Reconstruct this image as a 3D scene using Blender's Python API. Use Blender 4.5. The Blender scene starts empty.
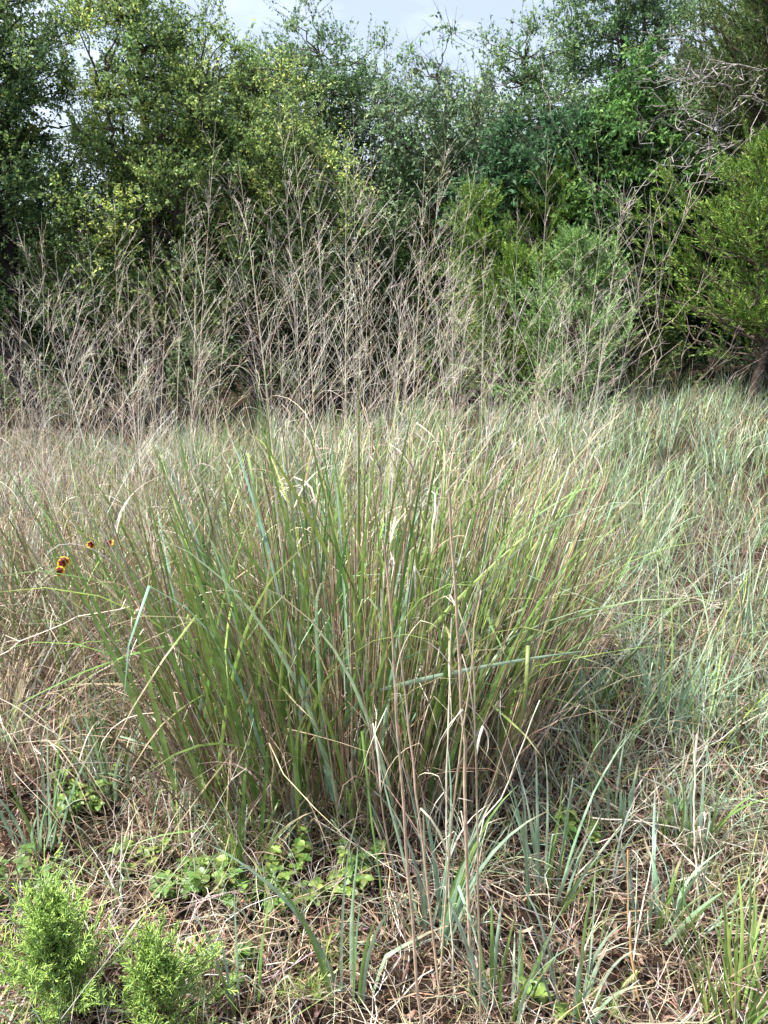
import bpy, math
import numpy as np

rng = np.random.default_rng(11)
S = bpy.context.scene
COL = S.collection
U = lambda a, b, n=None: rng.uniform(a, b, n)

# ------------------------------------------------------------------ camera maths
CAM = np.array([0.0, 0.0, 1.5]); PITCH = math.radians(15.4); F = 769.0
FWD = np.array([0, math.cos(PITCH), -math.sin(PITCH)])
UPV = np.array([0, math.sin(PITCH), math.cos(PITCH)])
RGT = np.array([1.0, 0, 0])


def terrain(x, y):
    x = np.asarray(x, float); y = np.asarray(y, float)
    s = np.clip((y - 3.0) / 7.0, 0, 1); s = s * s * (3 - 2 * s)
    near = np.clip(1 - np.hypot(x, y - 6) / 40, 0, 1)
    return (0.075 * s * np.clip(x, -6, 6) - 0.13 * s
            + near * (0.018 * np.sin(x * 3.1 + 1.3) * np.cos(y * 2.7) + 0.012 * np.sin(x * 7.3 + y * 5.1)
                      + 0.03 * np.sin(x * 0.9 + 0.4) * np.sin(y * 0.8)))


def at(px, py, Y):
    d = FWD + (px - 384) / F * RGT + (512 - py) / F * UPV
    return CAM + d * (Y / d[1])


def ground(px, py):
    d = FWD + (px - 384) / F * RGT + (512 - py) / F * UPV
    z = 0.0
    for _ in range(12):
        p = CAM + d * ((z - CAM[2]) / d[2])
        z = float(terrain(p[0], p[1]))
    return p


def nrm(v):
    return v / np.maximum(np.linalg.norm(v, axis=-1, keepdims=True), 1e-9)


def rdir(*shape):
    return nrm(rng.normal(size=shape + (3,)))


# ------------------------------------------------------------------ mesh builder
class MB:
    def __init__(self):
        self.V, self.Q, self.C, self.n = [], [], [], 0

    def add(self, V, Q, C):
        V = V.reshape(-1, 3); C = np.broadcast_to(C, V.shape) if C.ndim == 1 else C.reshape(-1, 3)
        self.V.append(V); self.Q.append(Q.reshape(-1, 4) + self.n); self.C.append(C); self.n += len(V)

    def build(self, name, mat, parent=None, origin=None):
        V = np.concatenate(self.V); Q = np.concatenate(self.Q); C = np.concatenate(self.C)
        if origin is None:
            origin = np.array(parent.matrix_basis.translation) if parent is not None else np.zeros(3)
        if parent is not None and parent.parent is not None:
            origin = np.array(parent.parent.matrix_basis.translation) + np.array(parent.matrix_basis.translation)
        V = V - origin
        me = bpy.data.meshes.new(name)
        me.vertices.add(len(V)); me.vertices.foreach_set('co', V.astype(np.float32).ravel())
        me.loops.add(len(Q) * 4); me.loops.foreach_set('vertex_index', Q.astype(np.int32).ravel())
        me.polygons.add(len(Q)); me.polygons.foreach_set('loop_start', np.arange(0, len(Q) * 4, 4, dtype=np.int32))
        at_ = me.attributes.new('col', 'FLOAT_COLOR', 'POINT')
        rgba = np.ones((len(V), 4), np.float32); rgba[:, :3] = np.clip(C, 0.003, 0.9)
        at_.data.foreach_set('color', rgba.ravel())
        me.materials.append(mat); me.update(calc_edges=True)
        o = bpy.data.objects.new(name, me); COL.objects.link(o)
        if parent is not None:
            o.parent = parent
        else:
            o.location = origin
        return o

    def ribbons(self, P, W, Sd, C, fold=None):
        N, K, _ = P.shape
        Sd = np.broadcast_to(Sd, P.shape)
        W = np.broadcast_to(W, (N, K))[..., None]
        C = np.broadcast_to(C, (N, K, 3))
        if fold is None:
            V = np.stack([P - Sd * W, P + Sd * W], 2); m = 2
        else:
            T = nrm(np.gradient(P, axis=1)); Nn = nrm(np.cross(Sd, T))
            V = np.stack([P - Sd * W + Nn * W * fold, P, P + Sd * W + Nn * W * fold], 2); m = 3
        idx = np.arange(N * K * m).reshape(N, K, m)
        q = [np.stack([idx[:, :-1, j], idx[:, :-1, j + 1], idx[:, 1:, j + 1], idx[:, 1:, j]], -1) for j in range(m - 1)]
        self.add(V, np.concatenate([a.reshape(-1, 4) for a in q]), np.repeat(C[:, :, None], m, 2))

    def tubes(self, P, R, C, sides=3):
        N, K, _ = P.shape
        R = np.broadcast_to(R, (N, K)); C = np.broadcast_to(C, (N, K, 3))
        T = nrm(np.gradient(P, axis=1))
        mT = np.abs(T.mean(1)); ref = np.eye(3)[mT.argmin(1)][:, None]
        A = nrm(np.cross(T, ref)); B = np.cross(T, A)
        a = np.arange(sides) * 2 * math.pi / sides
        V = P[:, :, None] + R[..., None, None] * (A[:, :, None] * np.cos(a)[:, None] + B[:, :, None] * np.sin(a)[:, None])
        idx = np.arange(N * K * sides).reshape(N, K, sides); nx = np.roll(idx, -1, 2)
        self.add(V, np.stack([idx[:, :-1], nx[:, :-1], nx[:, 1:], idx[:, 1:]], -1), np.repeat(C[:, :, None], sides, 2))

    def leaves(self, P, D, Nn, L, W, C, bend=0.12):
        Sd = nrm(np.cross(D, Nn)); Nn = np.cross(Sd, D)
        L = np.broadcast_to(L, P.shape[:1])[:, None]; W = np.broadcast_to(W, P.shape[:1])[:, None]
        mid = P + D * L * 0.42
        V = np.stack([P, mid + Sd * W / 2 + Nn * L * bend, P + D * L, mid - Sd * W / 2 + Nn * L * bend], 1)
        self.add(V, np.arange(len(P) * 4).reshape(-1, 4), np.repeat(np.broadcast_to(C, (len(P), 3))[:, None], 4, 1))


def blade_curve(base, az, t0, bend, L, K=6, power=1.6, kink=0.0, wob=0.0):
    """centre lines of grass blades: t0 = start angle from vertical, bend = angle gained to the tip"""
    N = len(base)
    s = (np.arange(K - 1) + 0.5) / (K - 1)
    th = t0[:, None] + bend[:, None] * s[None] ** power
    if kink > 0:
        k = rng.random(N) < kink
        th += (k * U(0.7, 2.0, N))[:, None] * (s[None] > U(0.35, 0.85, N)[:, None])
    a = az[:, None] + (rng.normal(size=(N, K - 1)) * wob).cumsum(1)
    d = np.stack([np.sin(th) * np.cos(a), np.sin(th) * np.sin(a), np.cos(th)], -1)
    P = np.concatenate([np.zeros((N, 1, 3)), (d * (L / (K - 1))[:, None, None]).cumsum(1)], 1)
    return P + base[:, None]


def side_of(az, tw=0.5):
    a = az + math.pi / 2 + rng.normal(size=len(az)) * tw
    return np.stack([np.cos(a), np.sin(a), rng.normal(size=len(az)) * 0.15], -1)[:, None]


def bezier(A, B, Cc, K):
    t = np.linspace(0, 1, K)[None, :, None]
    return (1 - t) ** 2 * A[:, None] + 2 * t * (1 - t) * B[:, None] + t * t * Cc[:, None]


PAL = dict(
    green=(0.165, 0.265, 0.07), lime=(0.27, 0.36, 0.09), blue=(0.27, 0.38, 0.26), deep=(0.08, 0.15, 0.045),
    tan=(0.40, 0.31, 0.21), straw=(0.70, 0.61, 0.49), pink=(0.30, 0.215, 0.16), brown=(0.16, 0.108, 0.077),
    grey=(0.42, 0.385, 0.345), silver=(0.30, 0.385, 0.245), olive=(0.19, 0.19, 0.075))
PAL = {k: np.array(v) for k, v in PAL.items()}


def palette(n, mix, jit=0.16):
    """n colours drawn from a weighted mix of plant colours"""
    k = list(mix); w = np.array([mix[i] for i in k], float); w /= w.sum()
    A = np.stack([PAL[i] for i in k])[rng.choice(len(k), n, p=w)]
    return np.clip(A * np.exp(rng.normal(size=(n, 1)) * jit) * np.exp(rng.normal(size=(n, 3)) * jit * 0.35), 0.004, 0.85)


# ------------------------------------------------------------------ materials
def plant_mat(name, trans=0.3, rough=0.55, spec=0.3, var=0.25, scale=60.0, bump=0.0):
    m = bpy.data.materials.new(name); m.use_nodes = True
    nt = m.node_tree; N = nt.nodes; N.clear()
    out = N.new('ShaderNodeOutputMaterial')
    at_ = N.new('ShaderNodeAttribute'); at_.attribute_name = 'col'
    tc = N.new('ShaderNodeTexCoord')
    nz = N.new('ShaderNodeTexNoise'); nz.inputs['Scale'].default_value = scale; nz.inputs['Detail'].default_value = 4
    mr = N.new('ShaderNodeMapRange'); mr.inputs[1].default_value = 0.3; mr.inputs[2].default_value = 0.7
    mr.inputs[3].default_value = 1 - var; mr.inputs[4].default_value = 1 + var
    mx = N.new('ShaderNodeVectorMath'); mx.operation = 'SCALE'
    b = N.new('ShaderNodeBsdfPrincipled')
    b.inputs['Roughness'].default_value = rough; b.inputs['Specular IOR Level'].default_value = spec
    nt.links.new(tc.outputs['Object'], nz.inputs['Vector'])
    nt.links.new(nz.outputs['Fac'], mr.inputs[0]); nt.links.new(at_.outputs['Color'], mx.inputs[0])
    nt.links.new(mr.outputs[0], mx.inputs['Scale']); nt.links.new(mx.outputs[0], b.inputs['Base Color'])
    if bump > 0:
        bp = N.new('ShaderNodeBump'); bp.inputs['Strength'].default_value = bump; bp.inputs['Distance'].default_value = 0.02
        nt.links.new(nz.outputs['Fac'], bp.inputs['Height']); nt.links.new(bp.outputs[0], b.inputs['Normal'])
    if trans > 0:
        t = N.new('ShaderNodeBsdfTranslucent'); nt.links.new(mx.outputs[0], t.inputs['Color'])
        ms = N.new('ShaderNodeMixShader'); ms.inputs[0].default_value = trans
        nt.links.new(b.outputs[0], ms.inputs[1]); nt.links.new(t.outputs[0], ms.inputs[2])
        nt.links.new(ms.outputs[0], out.inputs[0])
    else:
        nt.links.new(b.outputs[0], out.inputs[0])
    return m


M_GRASS = plant_mat('grass_blade', 0.30, 0.42, 0.5, 0.22, 40)
M_DRY = plant_mat('dry_grass', 0.22, 0.6, 0.3, 0.28, 50)
M_STALK = plant_mat('dry_stalk', 0.0, 0.55, 0.3, 0.3, 45)
M_LEAF = plant_mat('tree_leaf', 0.38, 0.58, 0.25, 0.2, 9)
M_NEEDLE = plant_mat('juniper_spray', 0.15, 0.65, 0.2, 0.25, 7)
M_SEED = plant_mat('juniper_seedling_spray', 0.15, 0.6, 0.25, 0.25, 50)
M_BARK = plant_mat('bark', 0.0, 0.9, 0.15, 0.5, 18, 0.8)
M_PETAL = plant_mat('petal', 0.25, 0.5, 0.3, 0.1, 80)


def ground_mat():
    m = bpy.data.materials.new('soil_and_litter'); m.use_nodes = True
    nt = m.node_tree; N = nt.nodes; b = N['Principled BSDF']
    tc = N.new('ShaderNodeTexCoord')
    n1 = N.new('ShaderNodeTexNoise'); n1.inputs['Scale'].default_value = 1.7; n1.inputs['Detail'].default_value = 8
    n2 = N.new('ShaderNodeTexNoise'); n2.inputs['Scale'].default_value = 55; n2.inputs['Detail'].default_value = 8
    n2.inputs['Roughness'].default_value = 0.75
    r = N.new('ShaderNodeValToRGB'); e = r.color_ramp.elements
    e[0].position = 0.3; e[0].color = (0.014, 0.009, 0.007, 1); e[1].position = 0.72; e[1].color = (0.105, 0.075, 0.056, 1)
    k = e.new(0.5); k.color = (0.04, 0.027, 0.020, 1)
    r2 = N.new('ShaderNodeValToRGB'); r2.color_ramp.elements[0].color = (0.55, 0.55, 0.5, 1); r2.color_ramp.elements[1].color = (1.25, 1.15, 1.1, 1)
    mx = N.new('ShaderNodeVectorMath'); mx.operation = 'MULTIPLY'
    bp = N.new('ShaderNodeBump'); bp.inputs['Strength'].default_value = 0.9; bp.inputs['Distance'].default_value = 0.02
    L = nt.links.new
    L(tc.outputs['Object'], n1.inputs['Vector']); L(tc.outputs['Object'], n2.inputs['Vector'])
    L(n2.outputs['Fac'], r.inputs[0]); L(n1.outputs['Fac'], r2.inputs[0])
    L(r.outputs[0], mx.inputs[0]); L(r2.outputs[0], mx.inputs[1]); L(mx.outputs[0], b.inputs['Base Color'])
    L(n2.outputs['Fac'], bp.inputs['Height']); L(bp.outputs[0], b.inputs['Normal'])
    b.inputs['Roughness'].default_value = 0.95; b.inputs['Specular IOR Level'].default_value = 0.1
    return m


# ------------------------------------------------------------------ tagging
def tag(o, label, cat, group=None):
    o['label'] = label; o['category'] = cat
    if group: o['group'] = group
    return o


def thing(name, label, cat, loc, group=None):
    o = bpy.data.objects.new(name, None); COL.objects.link(o)
    o.location = [float(c) for c in loc]; o.empty_display_size = 0.1
    return tag(o, label, cat, group)


def stuff(o, label, cat):
    o['kind'] = 'stuff'; return tag(o, label, cat)


# ------------------------------------------------------------------ ground
def build_ground():
    xs = np.unique(np.concatenate([np.linspace(-400, -12, 24), np.linspace(-12, 12, 161), np.linspace(12, 400, 24)]))
    ys = np.unique(np.concatenate([np.linspace(-200, -1, 16), np.linspace(-1, 16, 130), np.linspace(16, 600, 30)]))
    X, Y = np.meshgrid(xs, ys)
    Z = terrain(X, Y)
    Z = Z + 0.01 * rng.normal(size=Z.shape) * ((np.abs(X) < 10) & (Y > -1) & (Y < 15))
    b = MB(); i = np.arange(X.size).reshape(X.shape)
    b.add(np.stack([X, Y, Z], -1), np.stack([i[:-1, :-1], i[:-1, 1:], i[1:, 1:], i[1:, :-1]], -1), np.array([0.1, 0.06, 0.04]))
    o = b.build('ground', ground_mat()); o['kind'] = 'structure'
    tag(o, 'red brown soil and leaf litter under the meadow grass', 'ground')


build_ground()


# ------------------------------------------------------------------ grasses
def fan_blades(mb, base, az, t0, bend, L, W, C, K=6, kink=0.0, fold=0.35, tipc=None, power=1.6, wob=0.06, tw=0.5):
    P = blade_curve(base, az, t0, bend, L, K, power, kink, wob)
    P[..., 2] = np.maximum(P[..., 2], terrain(P[..., 0], P[..., 1]) + 0.004)
    s = np.linspace(0, 1, K)[None]
    prof = np.minimum(1, 0.65 + 1.2 * s) * np.clip(1 - s, 0, 1) ** 0.55
    prof[:, -1] = 0.03
    Cc = np.repeat(C[:, None], K, 1)
    if tipc is not None:
        w = np.clip((s - U(0.55, 1.15, len(base))[:, None]) / 0.3, 0, 1)[..., None]
        Cc = Cc * (1 - w) + np.array(tipc) * w
    mb.ribbons(P, W[:, None] * prof / 2, side_of(az, tw), Cc, fold)
    return P


def make_panicle(P0, D, Lp, rad, mix, dens=1.0):
    """open airy seed head: rachis from P0 along D, whorls of branches, each with fine branchlets"""
    mb = MB()
    D = nrm(np.asarray(D, float)); sidev = nrm(np.cross(D, [0.3, 0.9, 0.1])); up2 = np.cross(sidev, D)
    bendv = rdir() * 0.025
    tt = np.linspace(0, 1, 10)[:, None]
    R = P0 + D * Lp * tt + bendv * Lp * tt ** 2
    c = palette(1, mix, 0.1)
    mb.tubes(R[None], np.linspace(rad, 0.0003, 10)[None], c[:, None], 3)
    nn = int(13 + 5 * dens); A, B, Ct = [], [], []
    for i in range(nn):
        t = 0.0 + 0.95 * (i / nn) ** 0.85
        p = P0 + D * Lp * t + bendv * Lp * t * t
        for _ in range(rng.integers(1, 4)):
            a = U(0, 2 * math.pi); op = U(0.45, 0.80) * (1.05 - .1 * t)
            d = D * math.cos(op) + (sidev * math.cos(a) + up2 * math.sin(a)) * math.sin(op)
            l = Lp * (0.05 + 0.36 * (1 - t) ** 0.8) * U(0.5, 1.2)
            A.append(p); B.append(p + d * l * 0.5 + D * l * 0.03); Ct.append(p + d * l - np.array([0, 0, l * U(.02, .14)]) + rdir() * l * .025)
    A, B, Ct = map(np.array, (A, B, Ct)); Lb0 = np.linalg.norm(Ct - A, axis=1)
    mb.tubes(bezier(A, B, Ct, 5), np.linspace(0.0005, 0.00032, 5)[None] * np.clip(Lb0 / Lb0.max() * .7 + .45, 0, 1)[:, None], palette(len(A), mix, 0.2)[:, None], 3)
    Lb = np.linalg.norm(Ct - A, axis=1); d0 = nrm(Ct - A)
    for j in range(5):
        f = U(0.2, 0.98, len(A))
        keep = rng.random(len(A)) < 0.72 * dens
        p = (1 - f)[:, None] ** 2 * A + (2 * f * (1 - f))[:, None] * B + (f * f)[:, None] * Ct
        d = nrm(d0 + rdir(len(A)) * 0.62)
        l = Lb * U(0.12, 0.40, len(A)) * (1.1 - f * 0.55)
        e = p + d * l[:, None] - np.array([0, 0, 1.0]) * (l * U(0, .25, len(A)))[:, None]
        m = p + d * l[:, None] * 0.5 + rdir(len(A)) * l[:, None] * 0.06
        Q = bezier(p[keep], m[keep], e[keep], 4)
        if len(Q): mb.tubes(Q, np.array([[0.00038, 0.00035, 0.0003, 0.00024]]), palette(len(Q), mix, 0.22)[:, None], 3)
        k2 = keep & (rng.random(len(A)) < 0.06)
        if k2.any():
            q = e[k2]; dd = nrm(d[k2] + rdir(k2.sum()) * 0.4)
            mb.leaves(q, dd, rdir(len(q)), U(.003, .006, len(q)), 0.0014, palette(len(q), dict(straw=1), 0.2))
    return mb


def clump(label, X, Y, rx, ry, nculm, H, lean=(0, 0), spread=0.35, ngreen=0, ndry=0, Lg=(0.6, 1.1), Ld=(0.4, 0.9),
          gmix=dict(green=5, lime=2, blue=2, deep=1), dens=1.0, stemmix=dict(pink=4, tan=6, straw=1), Wg=(.007, .013),
          panmix=dict(tan=2, grey=8, straw=9), frac=0.46, nstub=0, extra=None, tips=()):
    z = float(terrain(X, Y))
    root = thing('switchgrass_clump', label, 'grass clump', (X, Y, z), 'tall switchgrass clumps in the meadow')

    def bases(n, p=0.6):
        a = U(0, 2 * math.pi, n); r = rng.random(n) ** p
        bx = X + rx * r * np.cos(a); by = Y + ry * r * np.sin(a)
        return np.stack([bx, by, terrain(bx, by)], -1), a, r

    # flowering culms with their seed heads
    B, a, r = bases(nculm)
    allP = []
    for i in range(nculm + len(tips)):
        h = U(*H)
        if i >= nculm:                                # the tallest stems, each with its own top
            tp = at(*tips[i - nculm])
            b0 = np.array([X + np.clip((tp[0] - X) * .55, -rx, rx) + U(-.04, .04), Y + np.clip((tp[1] - Y) * .8, -ry, ry), 0.0]); b0[2] = float(terrain(b0[0], b0[1]))
            v = tp - b0; h = 1.09 * float(np.linalg.norm(v)); out = v[:2] / v[2]; Bi = b0
        else:
            Bi = B[i]; out = None
        if out is None: out = np.array([math.cos(a[i]), math.sin(a[i])]) * spread * .62 * r[i] * U(.4, 1.3) + np.array(lean) + rng.normal(size=2) * 0.045
        D = nrm(np.array([out[0], out[1], 1.0]))
        s = np.linspace(0, 1, 9)[:, None]
        Lc = h * (1 - frac)
        P = Bi + D * Lc * s + np.array([out[0], out[1], -0.1]) * Lc * (0.06 if i < nculm else 0) * s ** 2 + rng.normal(size=(9, 3)) * 0.0012
        mb = MB(); c = palette(1, stemmix, 0.15)
        cc = np.repeat(c, 9, 0) * (1 + 0.15 * rng.normal(size=(9, 1)))
        mb.tubes(P[None], np.linspace(0.0021, 0.0012, 9)[None], cc[None], 4)
        # node rings and a torn sheath
        for kk in (2, 4, 6):
            q = P[kk] + (P[kk + 1] - P[kk]) * np.array([[0], [.07], [.14]])
            mb.tubes(q[None], np.array([[.0026, .0029, .0022]]), (c * 0.6)[None], 5)
        ob = mb.build('culm', M_STALK, root)
        Dn = nrm(nrm(P[-1] - P[-4]) + D)
        pan = make_panicle(P[-1], Dn, h * frac, 0.0012, panmix, dens)
        pan.build('panicle', M_STALK, ob)
        allP.append(P)
    # bare broken culms
    if nstub:
        B, a, r = bases(nstub)
        t0 = spread * r * U(.4, 1.3, nstub) + np.abs(rng.normal(size=nstub)) * .05
        P = blade_curve(B, a, t0, U(-.05, .25, nstub), U(.35, .95, nstub) * H[0] * .85, 6)
        P[..., :2] += (np.array(lean) * (P[..., 2:3] - z))
        mb = MB(); mb.tubes(P, np.linspace(.0019, .0012, 6)[None], palette(nstub, dict(pink=5, tan=4, brown=3, straw=1), .25)[:, None], 4)
        mb.build('broken_stems', M_STALK, root)
    if ngreen:
        mb = MB(); B, a, r = bases(ngreen, .55)
        t0 = spread * 0.9 * r * U(.3, 1.3, ngreen) + np.abs(rng.normal(size=ngreen)) * 0.07
        L = U(*Lg, ngreen)
        B[:, 2] += U(0, .12, ngreen)
        az = a + rng.normal(size=ngreen) * 1.0
        t0 = t0 + (rng.random(ngreen) < .22) * U(.1, .5, ngreen) * (r < .75)
        sh = np.array(lean)
        P = fan_blades(mb, B, az, t0, np.abs(rng.normal(size=ngreen)) * .62 + .08, L, U(*Wg, ngreen), palette(ngreen, gmix, .24), 10, .13, .4,
                       PAL['tan'], 2.2)
        if extra is not None: extra(mb)
        mb.build('green_blades', M_GRASS, root)
    if ndry:
        mb = MB()
        n1 = int(ndry * .76); B, a, r = bases(n1, .6)
        t0 = spread * r * U(.4, 1.5, n1) + np.abs(rng.normal(size=n1)) * .1
        fan_blades(mb, B, a + rng.normal(size=n1) * .7, t0, U(.1, 1.4, n1), U(*Ld, n1), U(.0025, .0075, n1),
                   palette(n1, dict(pink=5, tan=4, brown=3.5, straw=1, grey=1.5), .24), 8, .35, .5, None, 1.8, .15)
        # old leaves hanging from the culms, curled and kinked
        n2 = ndry - n1
        if allP:
            A = np.stack(allP); ii = rng.integers(0, len(A), n2); kk = rng.integers(2, 9, n2)
            B = A[ii, kk]; az = U(0, 2 * math.pi, n2)
            fan_blades(mb, B, az, U(.15, .6, n2), U(.6, 2.6, n2), U(.12, .36, n2), U(.003, .0075, n2),
                       palette(n2, dict(straw=7, tan=3, grey=2, pink=1)), 9, .5, .5, None, 1.5, .22)
        mb.build('dry_blades', M_DRY, root)
    return root


def wide_blades(spec):
    def f(mb):
        for (x0, y0, x1, y1, Y0, Y1, w, col, sag) in spec:
            A = at(x0, y0, Y0 - .22); Cc = at(x1, y1, Y1 - .22)
            Bm = (A + Cc) / 2 + np.array([0, 0, sag])
            P = bezier(A[None], Bm[None], Cc[None], 12)
            s = np.linspace(0, 1, 12)[None]
            prof = np.minimum(1, .6 + 2 * s) * np.clip(1 - s, 0, 1) ** .6; prof[:, -1] = .03
            d = nrm(np.cross(nrm(Cc - A), nrm(Bm - CAM)) + rdir() * .35)
            c = palette(1, {col: 1}, .08)
            mb.ribbons(P, 1.25 * w * prof / 2, d[None, None], c[:, None], .3)
    return f


MAIN_WIDE = wide_blades([
    (380, 690, 592, 650, 2.0, 1.95, .011, 'blue', .02), (175, 790, 118, 552, 2.0, 1.95, .014, 'green', .0),
    (160, 760, 62, 555, 2.0, 1.9, .013, 'green', .04), (190, 700, 125, 560, 2.05, 2.0, .012, 'green', .03),
    (300, 640, 222, 515, 2.1, 2.0, .012, 'green', .03), (330, 560, 262, 440, 2.2, 2.1, .011, 'lime', .03),
    (310, 620, 255, 400, 2.2, 2.1, .010, 'green', .02), (350, 600, 305, 415, 2.25, 2.2, .010, 'green', .0),
    (250, 690, 150, 440, 2.1, 2.2, .009, 'green', .05), (280, 690, 288, 590, 2.0, 1.95, .009, 'lime', .0),
    (420, 640, 545, 520, 2.1, 2.2, .009, 'lime', .03), (400, 640, 470, 490, 2.2, 2.3, .009, 'green', .0),
    (350, 800, 420, 620, 1.95, 1.95, .009, 'green', .03), (300, 800, 285, 690, 1.9, 1.9, .011, 'green', .0),
    (260, 850, 270, 720, 2.0, 2.0, .010, 'green', .0), (235, 720, 165, 500, 2.1, 2.0, .012, 'green', .04), (360, 640, 330, 430, 2.2, 2.2, .010, 'lime', .0), (410, 600, 440, 440, 2.2, 2.2, .011, 'green', .0), (205, 800, 150, 640, 2.0, 2.0, .011, 'green', .03), (345, 720, 385, 560, 2.05, 2.1, .010, 'green', .02), (140, 700, 40, 500, 2.1, 2.1, .010, 'green', .05), (215, 690, 180, 540, 2.0, 2.0, .009, 'lime', .0)])

clump('large green and tan switchgrass clump filling the middle of the meadow', -0.10, 2.26, .60, .44, 8, (1.35, 1.8), (0.0, 0.0), .30,
      500, 900, (.6, 1.25), (.3, .95), nstub=620, tips=[(285, 150, 2.5), (300, 178, 2.4), (355, 160, 2.5), (342, 215, 2.3), (425, 205, 2.4), (250, 215, 2.3), (392, 240, 2.3), (322, 262, 2.2), (270, 250, 2.3), (375, 195, 2.6)], extra=MAIN_WIDE, Wg=(.009, .019), gmix=dict(green=6, lime=1.8, blue=1.4, deep=.6))
clump('tan switchgrass clump with wiry seed heads, left of the large green clump', -1.12, 2.9, .42, .36, 7, (1.2, 1.65), (-.06, 0), .42,
      210, 380, (.5, .95), (.4, .9), nstub=120, gmix=dict(green=4, blue=1, olive=3), tips=[(212, 182, 2.9), (150, 262, 2.9), (95, 268, 2.9), (182, 232, 3.0), (60, 285, 2.8), (128, 300, 2.8), (112, 235, 3.1), (200, 260, 2.8), (30, 320, 2.8), (165, 320, 2.7), (80, 340, 2.7), (230, 300, 2.8), (140, 350, 2.6)])
clump('switchgrass clump standing behind the large green clump', -0.28, 3.4, .5, .4, 5, (1.35, 1.8), (0, 0), .28, 220, 260,
      (.6, 1.1), (.4, .9), nstub=60, tips=[(235, 205, 3.4), (318, 195, 3.5), (365, 228, 3.4), (440, 168, 3.4), (410, 250, 3.4), (290, 235, 3.5), (455, 230, 3.3), (470, 195, 3.5), (345, 290, 3.2), (420, 300, 3.2), (255, 280, 3.2)])
clump('sparse switchgrass clump with stems leaning right, beside the large green clump', 0.48, 2.8, .3, .28, 4, (1.2, 1.6), (.17, 0), .16,
      240, 230, (.5, .95), (.4, .9), nstub=50, dens=.85, gmix=dict(green=3, lime=3, blue=3, olive=2), tips=[(548, 195, 2.8), (622, 225, 2.8), (600, 262, 2.7), (640, 262, 2.9), (575, 280, 2.7), (520, 240, 2.9), (480, 270, 2.9), (500, 320, 2.7), (610, 310, 2.6)])
clump('half collapsed switchgrass clump at the left edge with reddish dry stems', -1.75, 3.2, .4, .34, 5, (1.1, 1.6), (-.10, 0), .5, 110, 280,
      (.4, .8), (.4, .9), nstub=70, gmix=dict(blue=3, olive=2), tips=[(20, 305, 3.1), (45, 250, 3.2), (75, 300, 3.2), (5, 360, 3.0)])
clump('small switchgrass clump behind the right leaning stems', 0.36, 3.7, .3, .3, 5, (1.6, 1.95), (.0, 0), .22, 110, 110, (.5, .9), (.4, .8), nstub=25)


# drooping dry tussock at the left edge
def tussock(label, X, Y, r, n, L, mix, W=(.002, .004), t=(.2, .9), bend=(.5, 1.9), kink=.3, name='grass_tussock', cat='grass tussock', group=None,
            mat=None, K=8, fold=.4):
    root = bpy.data.objects
    mb = MB(); a = U(0, 2 * math.pi, n); rr = r * np.sqrt(rng.random(n))
    bx = X + rr * np.cos(a); by = Y + rr * np.sin(a)
    B = np.stack([bx, by, terrain(bx, by)], -1)
    fan_blades(mb, B, a + rng.normal(size=n) * .5, U(*t, n), U(*bend, n), U(*L, n), U(*W, n), palette(n, mix), K, kink, fold, PAL['tan'], 1.5, .08)
    o = mb.build(name, mat or M_GRASS, None, np.array([X, Y, float(terrain(X, Y))]))
    return tag(o, label, cat, group)


tussock('drooping grey brown tussock arching over a dark hollow at the left edge', -1.32, 2.30, .24, 260, (.5, 1.0),
        dict(tan=3, straw=1, grey=3, pink=4, brown=7), (.003, .0075), (.15, .8), (.8, 2.2), .3, mat=M_DRY)

# broad blue green tufts in the foreground: (px, py of base, height m, n, lean)
TUFTS = [
    (350, 1005, .36, 7, 'three broad blue green blades rising beside the feathery seedling'),
    (545, 905, .34, 16, 'upright blue green tuft with broad blades on the brown thatch'),
    (668, 735, .42, 22, 'blue green tuft with a dense upright fan, right of the big clump'),
    (585, 720, .40, 18, 'slender blue green tuft at the right foot of the large clump'),
    (430, 940, .38, 16, 'blue green tuft growing among the bleached dry stalks'),
    (575, 1015, .24, 10, 'short tuft with one long blade leaning right near the bottom edge'),
    (740, 1018, .26, 26, 'bright green tuft in the bottom right corner'),
    (505, 1012, .22, 16, 'low dark green tuft near the bottom edge beside the dry stalks'),
    (245, 880, .42, 8, 'tall bright green tuft in front of the large clump'),
    (40, 850, .30, 12, 'green tuft beside the left juniper seedling'),
    (115, 800, .34, 10, 'blue green tuft above the left juniper seedling'),
    (655, 930, .22, 14, 'small grey green tuft lying across the fallen stalks'),
    (745, 640, .36, 26, 'tall pale green tuft at the right edge of the meadow'),
    (690, 850, .24, 16, 'small blue green tuft under the crossing fallen stalks'),
    (620, 830, .22, 10, 'thin green tuft beside the three leaved forb'),
    (250, 1020, .24, 6, 'arching blue green blades beside the right juniper seedling'),
]
for (px, py, h, n, lab) in TUFTS:
    g = ground(px, py)
    mixx = dict(green=5, lime=2) if 'bright green' in lab or 'tall bright' in lab else dict(blue=6, green=2)
    n = int(n * 1.6)
    tussock(lab, g[0], g[1], .03 + .0012 * n, n, (h * .65, h * 1.45), mixx, (.007, .0145), (.02, .4), (.05, .9), .06, 'grass_tuft', 'grass tuft',
            'broad bladed grass tufts in the foreground', M_GRASS, 9)


# meadow
def inside(x, y, m=1.0):
    return np.abs(x) < 0.56 * y * 1.0 + m


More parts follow.
